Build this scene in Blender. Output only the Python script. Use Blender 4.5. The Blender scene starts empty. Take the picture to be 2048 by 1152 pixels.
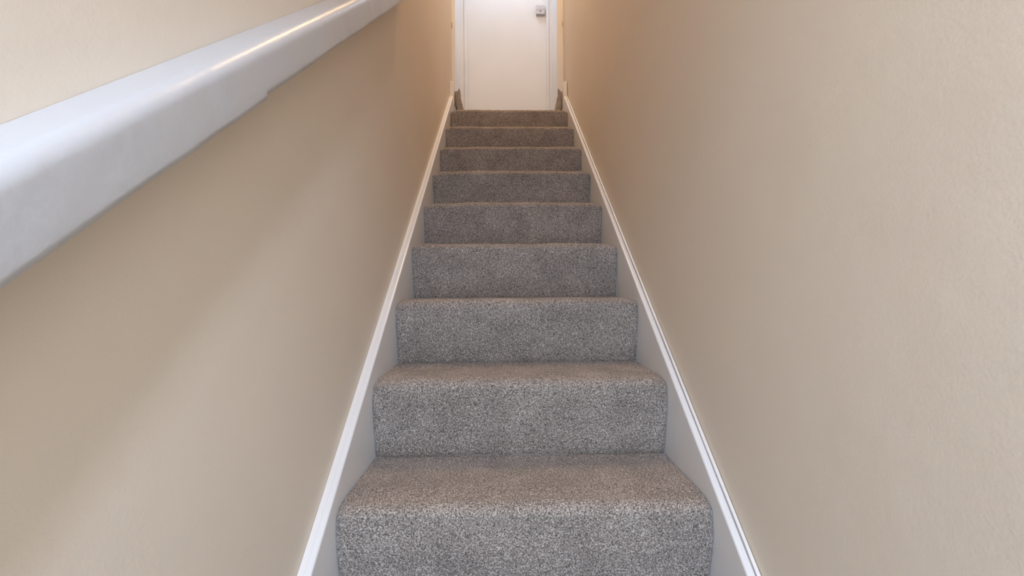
import bpy, bmesh, math, random
import numpy as np
from mathutils import Vector, Matrix, Euler

C = bpy.context.scene.collection
sc = bpy.context.scene

# ------------------------------------------------------------------ camera, light, exposure
F_PX = 850.0
CAM_Z = 1.43
cd = bpy.data.cameras.new('camera')
cd.sensor_width = 36.0
cd.lens = F_PX / 2048.0 * 36.0
cd.clip_start = 0.02
cam = bpy.data.objects.new('camera', cd)
C.objects.link(cam)
YAW = math.atan(16.0 / F_PX)
ROLL = 0.0070
cam.matrix_world = (Matrix.Translation((0, 0, CAM_Z)) @ Matrix.Rotation(-YAW, 4, 'Z')
                    @ Matrix.Rotation(math.pi / 2, 4, 'X') @ Matrix.Rotation(-ROLL, 4, 'Z'))
sc.camera = cam

world = bpy.data.worlds.new('World')
sc.world = world
world.use_nodes = True
world.node_tree.nodes['Background'].inputs[0].default_value = (0.75, 0.86, 1.0, 1)
world.node_tree.nodes['Background'].inputs[1].default_value = 0.3

def lamp(name, kind, loc, energy, color, rot=(0, 0, 0), **kw):
    l = bpy.data.lights.new(name, kind)
    l.energy = energy
    l.color = color
    for k, v in kw.items():
        setattr(l, k, v)
    o = bpy.data.objects.new(name, l)
    o.location = loc
    o.rotation_euler = rot
    C.objects.link(o)
    return o

# daylight through the open front doorway at the foot of the stairs
lamp('doorway_daylight', 'AREA', (0.04, -2.15, 1.25), 26, (0.40, 0.67, 1.0),
     rot=(math.pi / 2, 0, 0), shape='RECTANGLE', size=0.72, size_y=2.1)
# hall ceiling lamp, above and behind the camera
lamp('hall_lamp', 'AREA', (0.065, -0.80, 2.36), 31, (0.67, 0.78, 1.0), shape='DISK', size=0.13)
# ceiling lamp above the flight
lamp('stairwell_lamp', 'AREA', (0.05, 2.0, 4.95), 22, (1.0, 0.68, 0.37), shape='DISK', size=0.34)
# landing ceiling lamp
lamp('landing_lamp', 'AREA', (0.04, 3.75, 4.95), 8.0, (0.55, 0.75, 1.0), shape='DISK', size=0.34)

sc.view_settings.view_transform = 'Standard'
sc.view_settings.look = 'None'
sc.view_settings.gamma = 1.0
sc.view_settings.use_curve_mapping = False
sc.view_settings.exposure = 0.0
sc.cycles.max_bounces = 12
sc.cycles.diffuse_bounces = 8
sc.cycles.use_denoising = True

# ------------------------------------------------------------------ measures (metres, camera above y = 0)
W = 0.76                      # carpet width between the stringers
XL, XR = -0.4455 * W, 0.5545 * W
ST = 0.024                    # stringer thickness
WL, WR = XL - ST, XR + ST     # wall planes
GO, RI = 0.2384, 0.1991       # going, rise
Y0, Z0 = 0.840, 0.9976        # nose of the nearest step in view
NLOW, NTOP = -4, 8
ZLAND = Z0 + NTOP * RI
YTOP = Y0 + NTOP * GO
YEND, YBACK = 4.10, -2.2
ZC = ZLAND + 2.40             # upper ceiling
ZHC = 2.39                    # hall ceiling
SL = RI / GO
rng = np.random.default_rng(7)

# ------------------------------------------------------------------ materials
def new_mat(name):
    m = bpy.data.materials.new(name)
    m.use_nodes = True
    nt = m.node_tree
    return m, nt, nt.nodes['Principled BSDF'], nt.nodes.new('ShaderNodeTexCoord')

def noise(nt, tc, scale, detail=2.0, rough=0.5, dist=0.0):
    n = nt.nodes.new('ShaderNodeTexNoise')
    n.inputs['Scale'].default_value = scale
    n.inputs['Detail'].default_value = detail
    n.inputs['Roughness'].default_value = rough
    n.inputs['Distortion'].default_value = dist
    nt.links.new(tc.outputs['Object'], n.inputs['Vector'])
    return n

def ramp(nt, src, stops):
    r = nt.nodes.new('ShaderNodeValToRGB')
    els = r.color_ramp.elements
    while len(els) < len(stops):
        els.new(0.5)
    for e, (p, c) in zip(els, stops):
        e.position = p
        e.color = (*c, 1)
    nt.links.new(src, r.inputs[0])
    return r

def bump(nt, b, src, strength, dist, prev=None):
    n = nt.nodes.new('ShaderNodeBump')
    n.inputs['Strength'].default_value = strength
    n.inputs['Distance'].default_value = dist
    nt.links.new(src, n.inputs['Height'])
    if prev:
        nt.links.new(prev.outputs[0], n.inputs['Normal'])
    nt.links.new(n.outputs[0], b.inputs['Normal'])
    return n

def wall_paint(name, c):
    m, nt, b, tc = new_mat(name)
    k = noise(nt, tc, 1.7, 3)
    r = ramp(nt, k.outputs[0], [(0.3, tuple(v * 0.965 for v in c)), (0.7, tuple(min(1, v * 1.03) for v in c))])
    nt.links.new(r.outputs[0], b.inputs['Base Color'])
    b.inputs['Roughness'].default_value = 0.62
    b.inputs['Specular IOR Level'].default_value = 0.3
    a = bump(nt, b, noise(nt, tc, 260, 2).outputs[0], 0.22, 0.0012)
    bump(nt, b, noise(nt, tc, 9, 3).outputs[0], 0.25, 0.006, a)
    return m

def gloss_paint(name, c, rough=0.28, lumps=0.10):
    m, nt, b, tc = new_mat(name)
    k = noise(nt, tc, 6, 3)
    r = ramp(nt, k.outputs[0], [(0.3, tuple(v * 0.96 for v in c)), (0.7, c)])
    nt.links.new(r.outputs[0], b.inputs['Base Color'])
    b.inputs['Roughness'].default_value = rough
    a = bump(nt, b, noise(nt, tc, 55, 3).outputs[0], lumps, 0.003)
    bump(nt, b, noise(nt, tc, 350, 2).outputs[0], 0.06, 0.001, a)
    return m

def carpet_mat(name, lo, mid, hi):
    m, nt, b, tc = new_mat(name)
    f = noise(nt, tc, 330, 2.5, 0.65)
    r = ramp(nt, f.outputs[0], [(0.34, lo), (0.50, mid), (0.66, hi)])
    g = noise(nt, tc, 11, 3, 0.55)                       # brushed pile patches
    r2 = ramp(nt, g.outputs[0], [(0.3, (0.86, 0.86, 0.86)), (0.7, (1.13, 1.13, 1.13))])
    mx = nt.nodes.new('ShaderNodeMix')
    mx.data_type = 'RGBA'
    mx.blend_type = 'MULTIPLY'
    mx.inputs[0].default_value = 1.0
    nt.links.new(r.outputs[0], mx.inputs[6])
    nt.links.new(r2.outputs[0], mx.inputs[7])
    nt.links.new(mx.outputs[2], b.inputs['Base Color'])
    b.inputs['Roughness'].default_value = 0.95
    b.inputs['Specular IOR Level'].default_value = 0.08
    b.inputs['Sheen Weight'].default_value = 0.12
    b.inputs['Sheen Roughness'].default_value = 0.5
    bump(nt, b, f.outputs[0], 0.55, 0.004)
    return m

def plain(name, c, rough=0.4, metal=0.0):
    m, nt, b, tc = new_mat(name)
    k = noise(nt, tc, 40, 2)
    r = ramp(nt, k.outputs[0], [(0.3, tuple(v * 0.95 for v in c)), (0.7, c)])
    nt.links.new(r.outputs[0], b.inputs['Base Color'])
    b.inputs['Roughness'].default_value = rough
    b.inputs['Metallic'].default_value = metal
    return m

M_WALL = wall_paint('beige_wall_paint', (0.745, 0.664, 0.56))
M_LAND = wall_paint('pale_landing_paint', (0.82, 0.80, 0.775))
M_CEIL = wall_paint('white_ceiling_paint', (0.82, 0.81, 0.79))
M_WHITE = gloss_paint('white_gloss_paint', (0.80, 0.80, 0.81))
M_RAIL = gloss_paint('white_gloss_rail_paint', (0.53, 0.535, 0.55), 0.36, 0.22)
M_CARPET = carpet_mat('grey_brown_carpet', (0.085, 0.073, 0.064), (0.295, 0.250, 0.217), (0.63, 0.56, 0.505))
M_PLATE = plain('white_switch_plastic', (0.66, 0.64, 0.64), 0.3)
M_BOXP = plain('grey_back_box_plastic', (0.45, 0.43, 0.41), 0.5)
M_METAL = plain('dull_brass_metal', (0.42, 0.36, 0.27), 0.35, 1.0)
M_CAULK = gloss_paint('white_caulk', (0.80, 0.79, 0.78), 0.4)

# ------------------------------------------------------------------ helpers
def link(name, me, mat, parent=None):
    o = bpy.data.objects.new(name, me)
    C.objects.link(o)
    if mat:
        me.materials.append(mat)
    if parent:
        o.parent = parent
    return o

def obj(name, bm, mat, parent=None, smooth=False):
    me = bpy.data.meshes.new(name)
    bmesh.ops.recalc_face_normals(bm, faces=bm.faces)
    if smooth:
        for f in bm.faces:
            f.smooth = True
    bm.to_mesh(me)
    bm.free()
    return link(name, me, mat, parent)

def box(bm, lo, hi, bevel=0.0, seg=2):
    lo, hi = Vector(lo), Vector(hi)
    r = bmesh.ops.create_cube(bm, size=1.0)
    for v in r['verts']:
        v.co = Vector(((lo[i] + hi[i]) / 2 + v.co[i] * (hi[i] - lo[i]) for i in range(3)))
    if bevel:
        es = list({e for v in r['verts'] for e in v.link_edges})
        bmesh.ops.bevel(bm, geom=es, offset=bevel, segments=seg, profile=0.5, affect='EDGES')
    return bm

def extrude_x(bm, prof, x0, x1):
    """closed (y, z) polygon swept from x0 to x1"""
    a = [bm.verts.new((x0, y, z)) for y, z in prof]
    b = [bm.verts.new((x1, y, z)) for y, z in prof]
    n = len(prof)
    bm.faces.new(a)
    bm.faces.new(b[::-1])
    for i in range(n):
        bm.faces.new((a[i], b[i], b[(i + 1) % n], a[(i + 1) % n]))
    return bm

def grid_mesh(name, P, mat, parent, smooth=True):
    """P: (rows, cols, 3) array -> quads"""
    nr, nc = P.shape[:2]
    idx = np.arange(nr * nc).reshape(nr, nc)
    q = np.stack([idx[:-1, :-1], idx[:-1, 1:], idx[1:, 1:], idx[1:, :-1]], -1).reshape(-1, 4)
    me = bpy.data.meshes.new(name)
    me.vertices.add(nr * nc)
    me.vertices.foreach_set('co', P.reshape(-1).astype(np.float32))
    me.loops.add(q.size)
    me.loops.foreach_set('vertex_index', q.reshape(-1).astype(np.int32))
    me.polygons.add(len(q))
    me.polygons.foreach_set('loop_start', np.arange(0, q.size, 4, dtype=np.int32))
    me.polygons.foreach_set('use_smooth', np.full(len(q), smooth))
    me.update(calc_edges=True)
    me.validate()
    return link(name, me, mat, parent)

def structure(o):
    o['kind'] = 'structure'
    return o

def smooth_noise(n, k, amp):
    """1-D smooth random curve"""
    a = rng.normal(0, 1, k + 3)
    t = np.linspace(0, k, n)
    i = np.floor(t).astype(int)
    f = t - i
    f = f * f * (3 - 2 * f)
    return amp * (a[i] * (1 - f) + a[i + 1] * f)

# ------------------------------------------------------------------ room shell
T = 0.10
LDOOR0, RDOOR0 = 3.05, 3.10      # where the landing door frames begin
HEAD = ZLAND + 2.06
bm = bmesh.new()
box(bm, (WL - T, YBACK, 0), (WL, LDOOR0, ZC))
box(bm, (WL - T, LDOOR0, HEAD), (WL, YEND, ZC))
structure(obj('wall_left', bm, M_WALL))
bm = bmesh.new()
box(bm, (WR, YBACK, 0), (WR + T, 2.86, ZC))
box(bm, (WR + 0.003, 2.85, 0), (WR + T, RDOOR0, ZC))
box(bm, (WR, RDOOR0, HEAD), (WR + T, YEND, ZC))
structure(obj('wall_right', bm, M_WALL))
bm = bmesh.new()
box(bm, (WL - T, YEND, ZLAND - 0.2), (WR + T, YEND + T, ZC))
structure(obj('wall_back', bm, M_LAND))
bm = bmesh.new()                                     # front wall with the open doorway
box(bm, (WL - T, YBACK - T, 0), (-0.34, YBACK, ZHC))
box(bm, (0.42, YBACK - T, 0), (WR + T, YBACK, ZHC))
box(bm, (-0.34, YBACK - T, 2.32), (0.42, YBACK, ZHC))
structure(obj('wall_front', bm, M_WALL))
bm = bmesh.new()
box(bm, (WL - T, 0.12, ZHC), (WR + T, 0.20, ZC))
structure(obj('wall_bulkhead', bm, M_WALL))
bm = bmesh.new()
box(bm, (WL - T, YBACK - T, ZHC), (WR + T, 0.12, ZHC + 0.1))
structure(obj('ceiling', bm, M_CEIL))
bm = bmesh.new()
box(bm, (WL - T, 0.12, ZC), (WR + T, YEND + T, ZC + 0.1))
structure(obj('ceiling', bm, M_CEIL))
bm = bmesh.new()
box(bm, (WL - T, YBACK - T, -0.1), (WR + T, -0.05, 0))
structure(obj('floor', bm, M_CARPET))
bm = bmesh.new()
box(bm, (WL, YTOP + 0.10, ZLAND - 0.2), (WR, YEND, ZLAND - 0.004))
structure(obj('floor', bm, M_CARPET))

# landing doors: lining, architraves, closed leaf
def landing_door(name, side, wallx, y0, y1, proj, far, leaf_in):
    s = side                                          # -1 left, +1 right; s * x grows away from the landing
    def bx(bm, xa, xb, ya, yb, za, zb, bev=0.003):
        lo, hi = sorted((xa, xb))
        return box(bm, (lo, ya, za), (hi, yb, zb), bev)
    fx = wallx - s * proj                             # architrave face
    root = structure(obj(name, bx(bmesh.new(), wallx + s * 0.001, wallx + s * 0.12, y0 + 0.001, y0 + 0.055, ZLAND, HEAD), M_WHITE))
    lf = obj('door_leaf', bx(bmesh.new(), wallx + s * leaf_in, wallx + s * (leaf_in + 0.04), y0 + 0.056, y1 - 0.056, ZLAND + 0.006, HEAD - 0.05), M_WHITE, root)
    bm = bmesh.new()
    pts = [(fx + s * proj, y0), (fx + s * 0.003, y0), (fx, y0 + 0.004), (fx, y0 + 0.034), (fx + s * 0.006, y0 + 0.040),
           (fx + s * 0.008, y0 + 0.058), (fx + s * proj, y0 + 0.060)]
    a = [bm.verts.new((x, y, ZLAND)) for x, y in pts]
    b = [bm.verts.new((x, y, HEAD + 0.05)) for x, y in pts]
    bm.faces.new(a); bm.faces.new(b[::-1])
    for i in range(len(pts)):
        j = (i + 1) % len(pts)
        bm.faces.new((a[i], a[j], b[j], b[i]))
    obj('architrave', bm, M_WHITE, root)
    obj('architrave', bx(bmesh.new(), wallx, wallx - s * far, y1 - 0.062, y1 - 0.001, ZLAND, HEAD + 0.05), M_WHITE, root)
    obj('architrave', bx(bmesh.new(), wallx, fx, y0 + 0.061, y1 - 0.063, HEAD - 0.012, HEAD + 0.05), M_WHITE, root)
    obj('door_jamb', bx(bmesh.new(), wallx + s * 0.001, wallx + s * 0.12, y1 - 0.055, y1 - 0.001, ZLAND, HEAD), M_WHITE, root)
    obj('door_jamb', bx(bmesh.new(), wallx + s * 0.001, wallx + s * 0.12, y0 + 0.056, y1 - 0.056, HEAD - 0.049, HEAD), M_WHITE, root)
    return root, lf, fx

d1, leaf1, fx1 = landing_door('door_1', -1, WL, LDOOR0, YEND, 0.021, 0.031, 0.040)
d2, leaf2, fx2 = landing_door('door_2', 1, WR, RDOOR0, YEND, 0.042, 0.024, 0.030)
# small metal strike plates let into the near architraves
def z_at(py, y):
    return CAM_Z + (576 - py) * y / F_PX
obj('strike_plate', box(bmesh.new(), (WL + 0.0005, LDOOR0 - 0.0015, z_at(58, LDOOR0)), (WL + 0.005, LDOOR0, z_at(46, LDOOR0))), M_METAL, d1)
obj('strike_plate', box(bmesh.new(), (WR - 0.008, RDOOR0 - 0.0015, z_at(53, RDOOR0)), (WR - 0.003, RDOOR0, z_at(42, RDOOR0))), M_METAL, d2)

# ------------------------------------------------------------------ staircase
stair = bpy.data.objects.new('staircase', None)
stair.location = (0, Y0 + NLOW * GO, 0)
C.objects.link(stair)
stair['label'] = 'straight narrow staircase of grey brown carpeted steps between white stringers'
stair['category'] = 'staircase'
INV = Matrix.Translation((0, -(Y0 + NLOW * GO), 0))

def adopt(o):
    o.parent = stair
    o.matrix_parent_inverse = INV
    return o

def step_profile(last):
    """(t-ordered) y, z relative to the nose line y = 0, tread surface z = 0; from the riser foot up over the nose to the tread back"""
    R = 0.024
    pts = [(0.034, -RI - 0.004), (0.030, -RI + 0.006)]
    for k in range(1, 12):
        f = k / 12
        pts.append((0.030 + (0.0025 - 0.030) * f, -RI + 0.006 + (RI - 0.006 - R - 0.012) * f))
    for k in range(0, 13):
        a = math.radians(172 - 82 * k / 12)
        pts.append((R * 1.15 + R * 1.15 * math.cos(a), -R + R * math.sin(a)))
    end = GO + 0.034 if not last else 0.205
    for k in range(1, 17):
        f = k / 16
        y = R * 1.15 + (end - R * 1.15) * f
        pts.append((y, -0.0035 * math.sin(math.pi * f) - (0.004 if f > 0.97 else 0)))
    return np.array(pts)

def resample(p, n):
    d = np.r_[0, np.cumsum(np.hypot(*np.diff(p, axis=0).T))]
    t = np.linspace(0, d[-1], n)
    return np.c_[np.interp(t, d, p[:, 0]), np.interp(t, d, p[:, 1])], t

def make_step(n):
    near = {0: 2.0, 1: 2.4, 2: 2.8}.get(n, 3.4 if n > 0 else 9.0) * 1e-3
    prof = step_profile(n == NTOP)
    L = np.hypot(*np.diff(prof, axis=0).T).sum()
    nr, nc = int(L / near), int(W / near)
    pr, t = resample(prof, nr)
    tan = np.gradient(pr, axis=0)
    tan /= np.linalg.norm(tan, axis=1)[:, None]
    nrm = np.c_[-tan[:, 1], tan[:, 0]]                # outwards: towards the camera / up
    x = np.linspace(XL + 0.0015, XR - 0.0015, nc)
    Y = np.repeat(pr[:, 0][:, None], nc, 1)
    Z = np.repeat(pr[:, 1][:, None], nc, 1)
    # weight of the nose region
    wn = np.exp(-((t - t[np.argmin(np.abs(pr[:, 1] + 0.012) + 5 * np.abs(pr[:, 0] - 0.006))]) / 0.045) ** 2)[:, None]
    ed = np.minimum(x - XL, XR - x)[None, :]
    droop = 0.015 * np.exp(-(ed / 0.026) ** 1.5)
    wave = smooth_noise(nc, 7, 0.0016)[None, :] + smooth_noise(nc, 3, 0.0014)[None, :]
    off = wn * (wave - droop) + smooth_noise(nr, 9, 0.0008)[:, None]
    off = off - 0.004 * np.exp(-(ed / 0.006) ** 2)    # pile tucks down at the stringers
    # slow pile undulation and tufts
    a = rng.normal(0, 1, (nr, nc))
    k = np.array([1, 2, 1]) / 4.0
    b = np.apply_along_axis(lambda r: np.convolve(r, k, 'same'), 1, a)
    b = np.apply_along_axis(lambda r: np.convolve(r, k, 'same'), 0, b)
    off = off + b * 0.0013
    P = np.empty((nr, nc, 3))
    P[..., 0] = x[None, :]
    P[..., 1] = Y + nrm[:, 0][:, None] * off + Y0 + n * GO
    P[..., 2] = Z + nrm[:, 1][:, None] * off + Z0 + n * RI
    return adopt(grid_mesh('carpeted_step', P, M_CARPET, None))

for n in range(NTOP, NLOW - 1, -1):
    make_step(n)

# stringers: board with a vertical inner face, its top following the nosings
STEND = 2.955
def string_z(y):
    return Z0 + (y - Y0) * SL + 0.016

def stringer(side):
    xi = XL if side < 0 else XR
    wx = WL + 0.0006 if side < 0 else WR - 0.0016
    cap = 0.0155                                      # board; the rest is the bead against the wall
    y0 = Y0 + NLOW * GO - 0.06
    prof = [(y0, 0.0), (y0, string_z(y0))]
    prof += [(STEND, string_z(STEND)), (STEND, string_z(STEND) - 0.30), (y0 + 0.34, 0.0)]
    bm = bmesh.new()
    xo = xi + (-cap if side < 0 else cap)
    extrude_x(bm, prof, min(xi, xo), max(xi, xo))
    es = [e for e in bm.edges if abs(e.verts[0].co.x - e.verts[1].co.x) < 1e-6
          and all(abs(v.co.z - string_z(v.co.y)) < 1e-4 for v in e.verts)]
    bmesh.ops.bevel(bm, geom=es, offset=0.0045, segments=3, profile=0.5, affect='EDGES')
    s = adopt(obj('stringer', bm, M_WHITE))
    # bead / caulk fillet between board and wall: a swept strip with a slightly wandering edge
    N = 60
    ys = np.linspace(y0 + 0.002, STEND - 0.002, N)
    gap = 0.0016 + np.abs(smooth_noise(N, 26, 0.0007)) if side > 0 else np.full(N, -0.003)   # open joint on the right only
    bm = bmesh.new()
    rows = []
    for y, g in zip(ys, gap):
        z = string_z(y)
        xa = xo + (-g if side < 0 else g)
        h = 0.0008 if side < 0 else 0.001
        m = (xa + wx) / 2
        rows.append([bm.verts.new(p) for p in ((xa, y, z - 0.02), (xa, y, z + 0.0004 if side < 0 else z - 0.001), (m, y, z + h), (wx, y, z + h * 2.2), (wx, y, z - 0.02))])
    for r0, r1 in zip(rows[:-1], rows[1:]):
        for i in range(5):
            j = (i + 1) % 5
            bm.faces.new((r0[i], r0[j], r1[j], r1[i]))
    bm.faces.new(rows[0]); bm.faces.new(rows[-1][::-1])
    b = obj('bead', bm, M_CAULK)
    b.parent = s
    # cut end of the stringer standing above the landing
    bm = bmesh.new()
    xs = sorted((wx if side < 0 else wx + 0.0005, xi - side * 0.003))
    za = z_at(164, STEND)
    v = [(2.915, string_z(2.915) - 0.05), (2.925, za - 0.012), (2.945, za), (STEND + 0.02, za - 0.004), (STEND + 0.02, ZLAND)]
    extrude_x(bm, v, xs[0] + 0.0005, xs[1])
    e = obj('stringer_end', bm, M_WHITE)
    e.parent = s
    return s

stringer(-1)
stringer(1)

# ------------------------------------------------------------------ carpet ends turned up beside the stringer tops
def carpet_end(side, label):
    wx = WL if side < 0 else WR
    s = -side                                         # towards the middle of the landing
    yb = STEND + 0.048
    n, m = 26, 18
    P = np.empty((n, m, 3))
    for i in range(n):
        f = i / (n - 1)
        cx = wx + s * ((0.082 if side < 0 else 0.074) - 0.050 * f)             # leans towards the wall as it rises
        z = ZLAND + 0.001 + f * (z_at(186, yb) - ZLAND)
        for j in range(m):
            a = 2 * math.pi * j / (m - 1)
            rx, ry = 0.027, 0.022
            zz = z + (0.036 * max(0, math.cos(a - (0 if s > 0 else math.pi))) ** 3 if f > 0.9 else 0) * 1.0
            dx = rng.normal(0, 0.0016)
            P[i, j] = (cx + (rx + dx) * math.cos(a), yb + (ry + dx) * math.sin(a), zz)
    P[:, -1] = P[:, 0]
    P2 = np.concatenate([P, P[-1:] * 0.0 + np.array([[P[-1, :, 0].mean(), yb, P[-1, :, 2].mean() - 0.02]])[None]], 0)
    o = grid_mesh('carpet_end', P2, M_CARPET, None)
    o['label'] = label
    o['category'] = 'carpet end'
    o['group'] = 'turned up carpet ends at the top step'
    return o
carpet_end(-1, 'curled grey carpet end standing beside the left stringer top')
carpet_end(1, 'curled grey carpet end standing beside the right stringer top')

# ------------------------------------------------------------------ handrail
def handrail():
    th = math.atan(SL)
    # cross-section coordinates: X from the wall, H perpendicular to the slope
    PJ = 0.056
    top, fr, bot = -0.1085, -0.3765 * (abs(WL) - PJ), -0.5500 * (abs(WL) - PJ)
    R = 0.016
    sec = [(0.0004, top), (0.012, top - 0.0005)]
    for k in range(0, 13):                            # rounded top to front
        a = math.radians(84 - 82 * k / 12)
        sec.append((PJ - R + R * math.cos(a), fr - 0.010 + R * math.sin(a)))
    for k in range(1, 5):                             # front face
        sec.append((PJ, fr - 0.010 + (bot + 0.012 - fr + 0.010) * k / 5))
    for k in range(0, 9):                             # lower arris
        a = math.radians(-90 * k / 8)
        sec.append((PJ - 0.009 + 0.009 * math.cos(a), bot + 0.009 + 0.009 * math.sin(a)))
    nb = len(sec) - 9
    sec.append((0.0004, bot))
    cs = np.array(sec)
    m = len(cs)
    u = np.array([0, math.cos(th), math.sin(th)])
    p = np.array([0, -math.sin(th), math.cos(th)])
    ss = np.unique(np.r_[np.linspace(-0.35, 1.80, 240), s_step - 0.003, s_step, s_step + 0.0015])
    su = np.linspace(-0.35, 1.80, 240)
    lump = np.interp(ss, su, smooth_noise(240, 60, 0.00035) + smooth_noise(240, 14, 0.0005))
    edge = np.interp(ss, su, smooth_noise(240, 34, 0.0005) + smooth_noise(240, 12, 0.0005))
    P = np.empty((len(ss), m + 1, 3))
    for i, sv in enumerate(ss):
        c = cs.copy()
        c[1:-1, 0] += lump[i]
        c[1:nb, 1] += 0.4 * lump[i]
        c[nb + 2:-1, 1] += edge[i]
        if sv <= s_step:                              # the nearer half hangs lower, ending in a small step
            c[nb:, 1] -= 0.0030
        else:
            c[nb:, 1] += 0.0018
        q = np.r_[c, c[:1]]
        P[i] = np.c_[q[:, 0] + WL, np.zeros(m + 1), np.full(m + 1, CAM_Z)] + sv * u + q[:, 1:2] * p
    c0 = np.repeat(P[:1].mean(1, keepdims=True), m + 1, 1)
    c1 = np.repeat(P[-1:].mean(1, keepdims=True), m + 1, 1)
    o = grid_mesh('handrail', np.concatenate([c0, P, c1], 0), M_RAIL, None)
    o['label'] = 'thick white glossy wooden handrail fixed along the beige wall on the left'
    o['category'] = 'handrail'
    return o
# distance along the rail where the ridge ends: image point (545, 198)
_X = -(abs(WL) - 0.056)
_y = abs(_X) * F_PX / (1008 - 545)
_h = (576 - 198) / F_PX * _y
_th = math.atan(SL)
s_step = _y * math.cos(_th) + _h * math.sin(_th)
handrail()

# ------------------------------------------------------------------ light switch on the landing wall
def light_switch():
    px0, px1, py0, py1 = 1073.5, 1092.5, 14.5, 30.5
    x0, x1 = ((v - 1008) * YEND / F_PX for v in (px0, px1))
    cz = z_at((py0 + py1) / 2, YEND)
    cx = (x0 + x1) / 2 + 0.005
    r = bpy.data.objects.new('light_switch', None)
    r.location = (cx, YEND, cz)
    r['label'] = 'small square white switch plate with two screws on the pale landing wall'
    r['category'] = 'switch'
    C.objects.link(r)
    h = 0.043
    obj('back_box', box(bmesh.new(), (-h + 0.004, -0.022, -h - 0.003), (h - 0.001, -0.0003, h - 0.004), 0.002), M_BOXP, r)
    obj('plate', box(bmesh.new(), (-h, -0.030, -h), (h, -0.0225, h), 0.003), M_PLATE, r)
    bm = bmesh.new()
    extrude_x(bm, [(-0.0305, -0.016), (-0.0385, -0.014), (-0.034, 0.014), (-0.0305, 0.016)], -0.010, 0.010)
    obj('rocker', bm, plain('ivory_rocker_plastic', (0.56, 0.51, 0.51), 0.35), r)
    for sx in (-1, 1):
        bm = bmesh.new()
        bmesh.ops.create_cone(bm, cap_ends=True, segments=16, radius1=0.0048, radius2=0.0040, depth=0.002,
                              matrix=Matrix.Translation((sx * 0.030, -0.0312, 0)) @ Matrix.Rotation(math.pi / 2, 4, 'X'))
        obj('screw', bm, M_METAL, r)
    return r
light_switch()
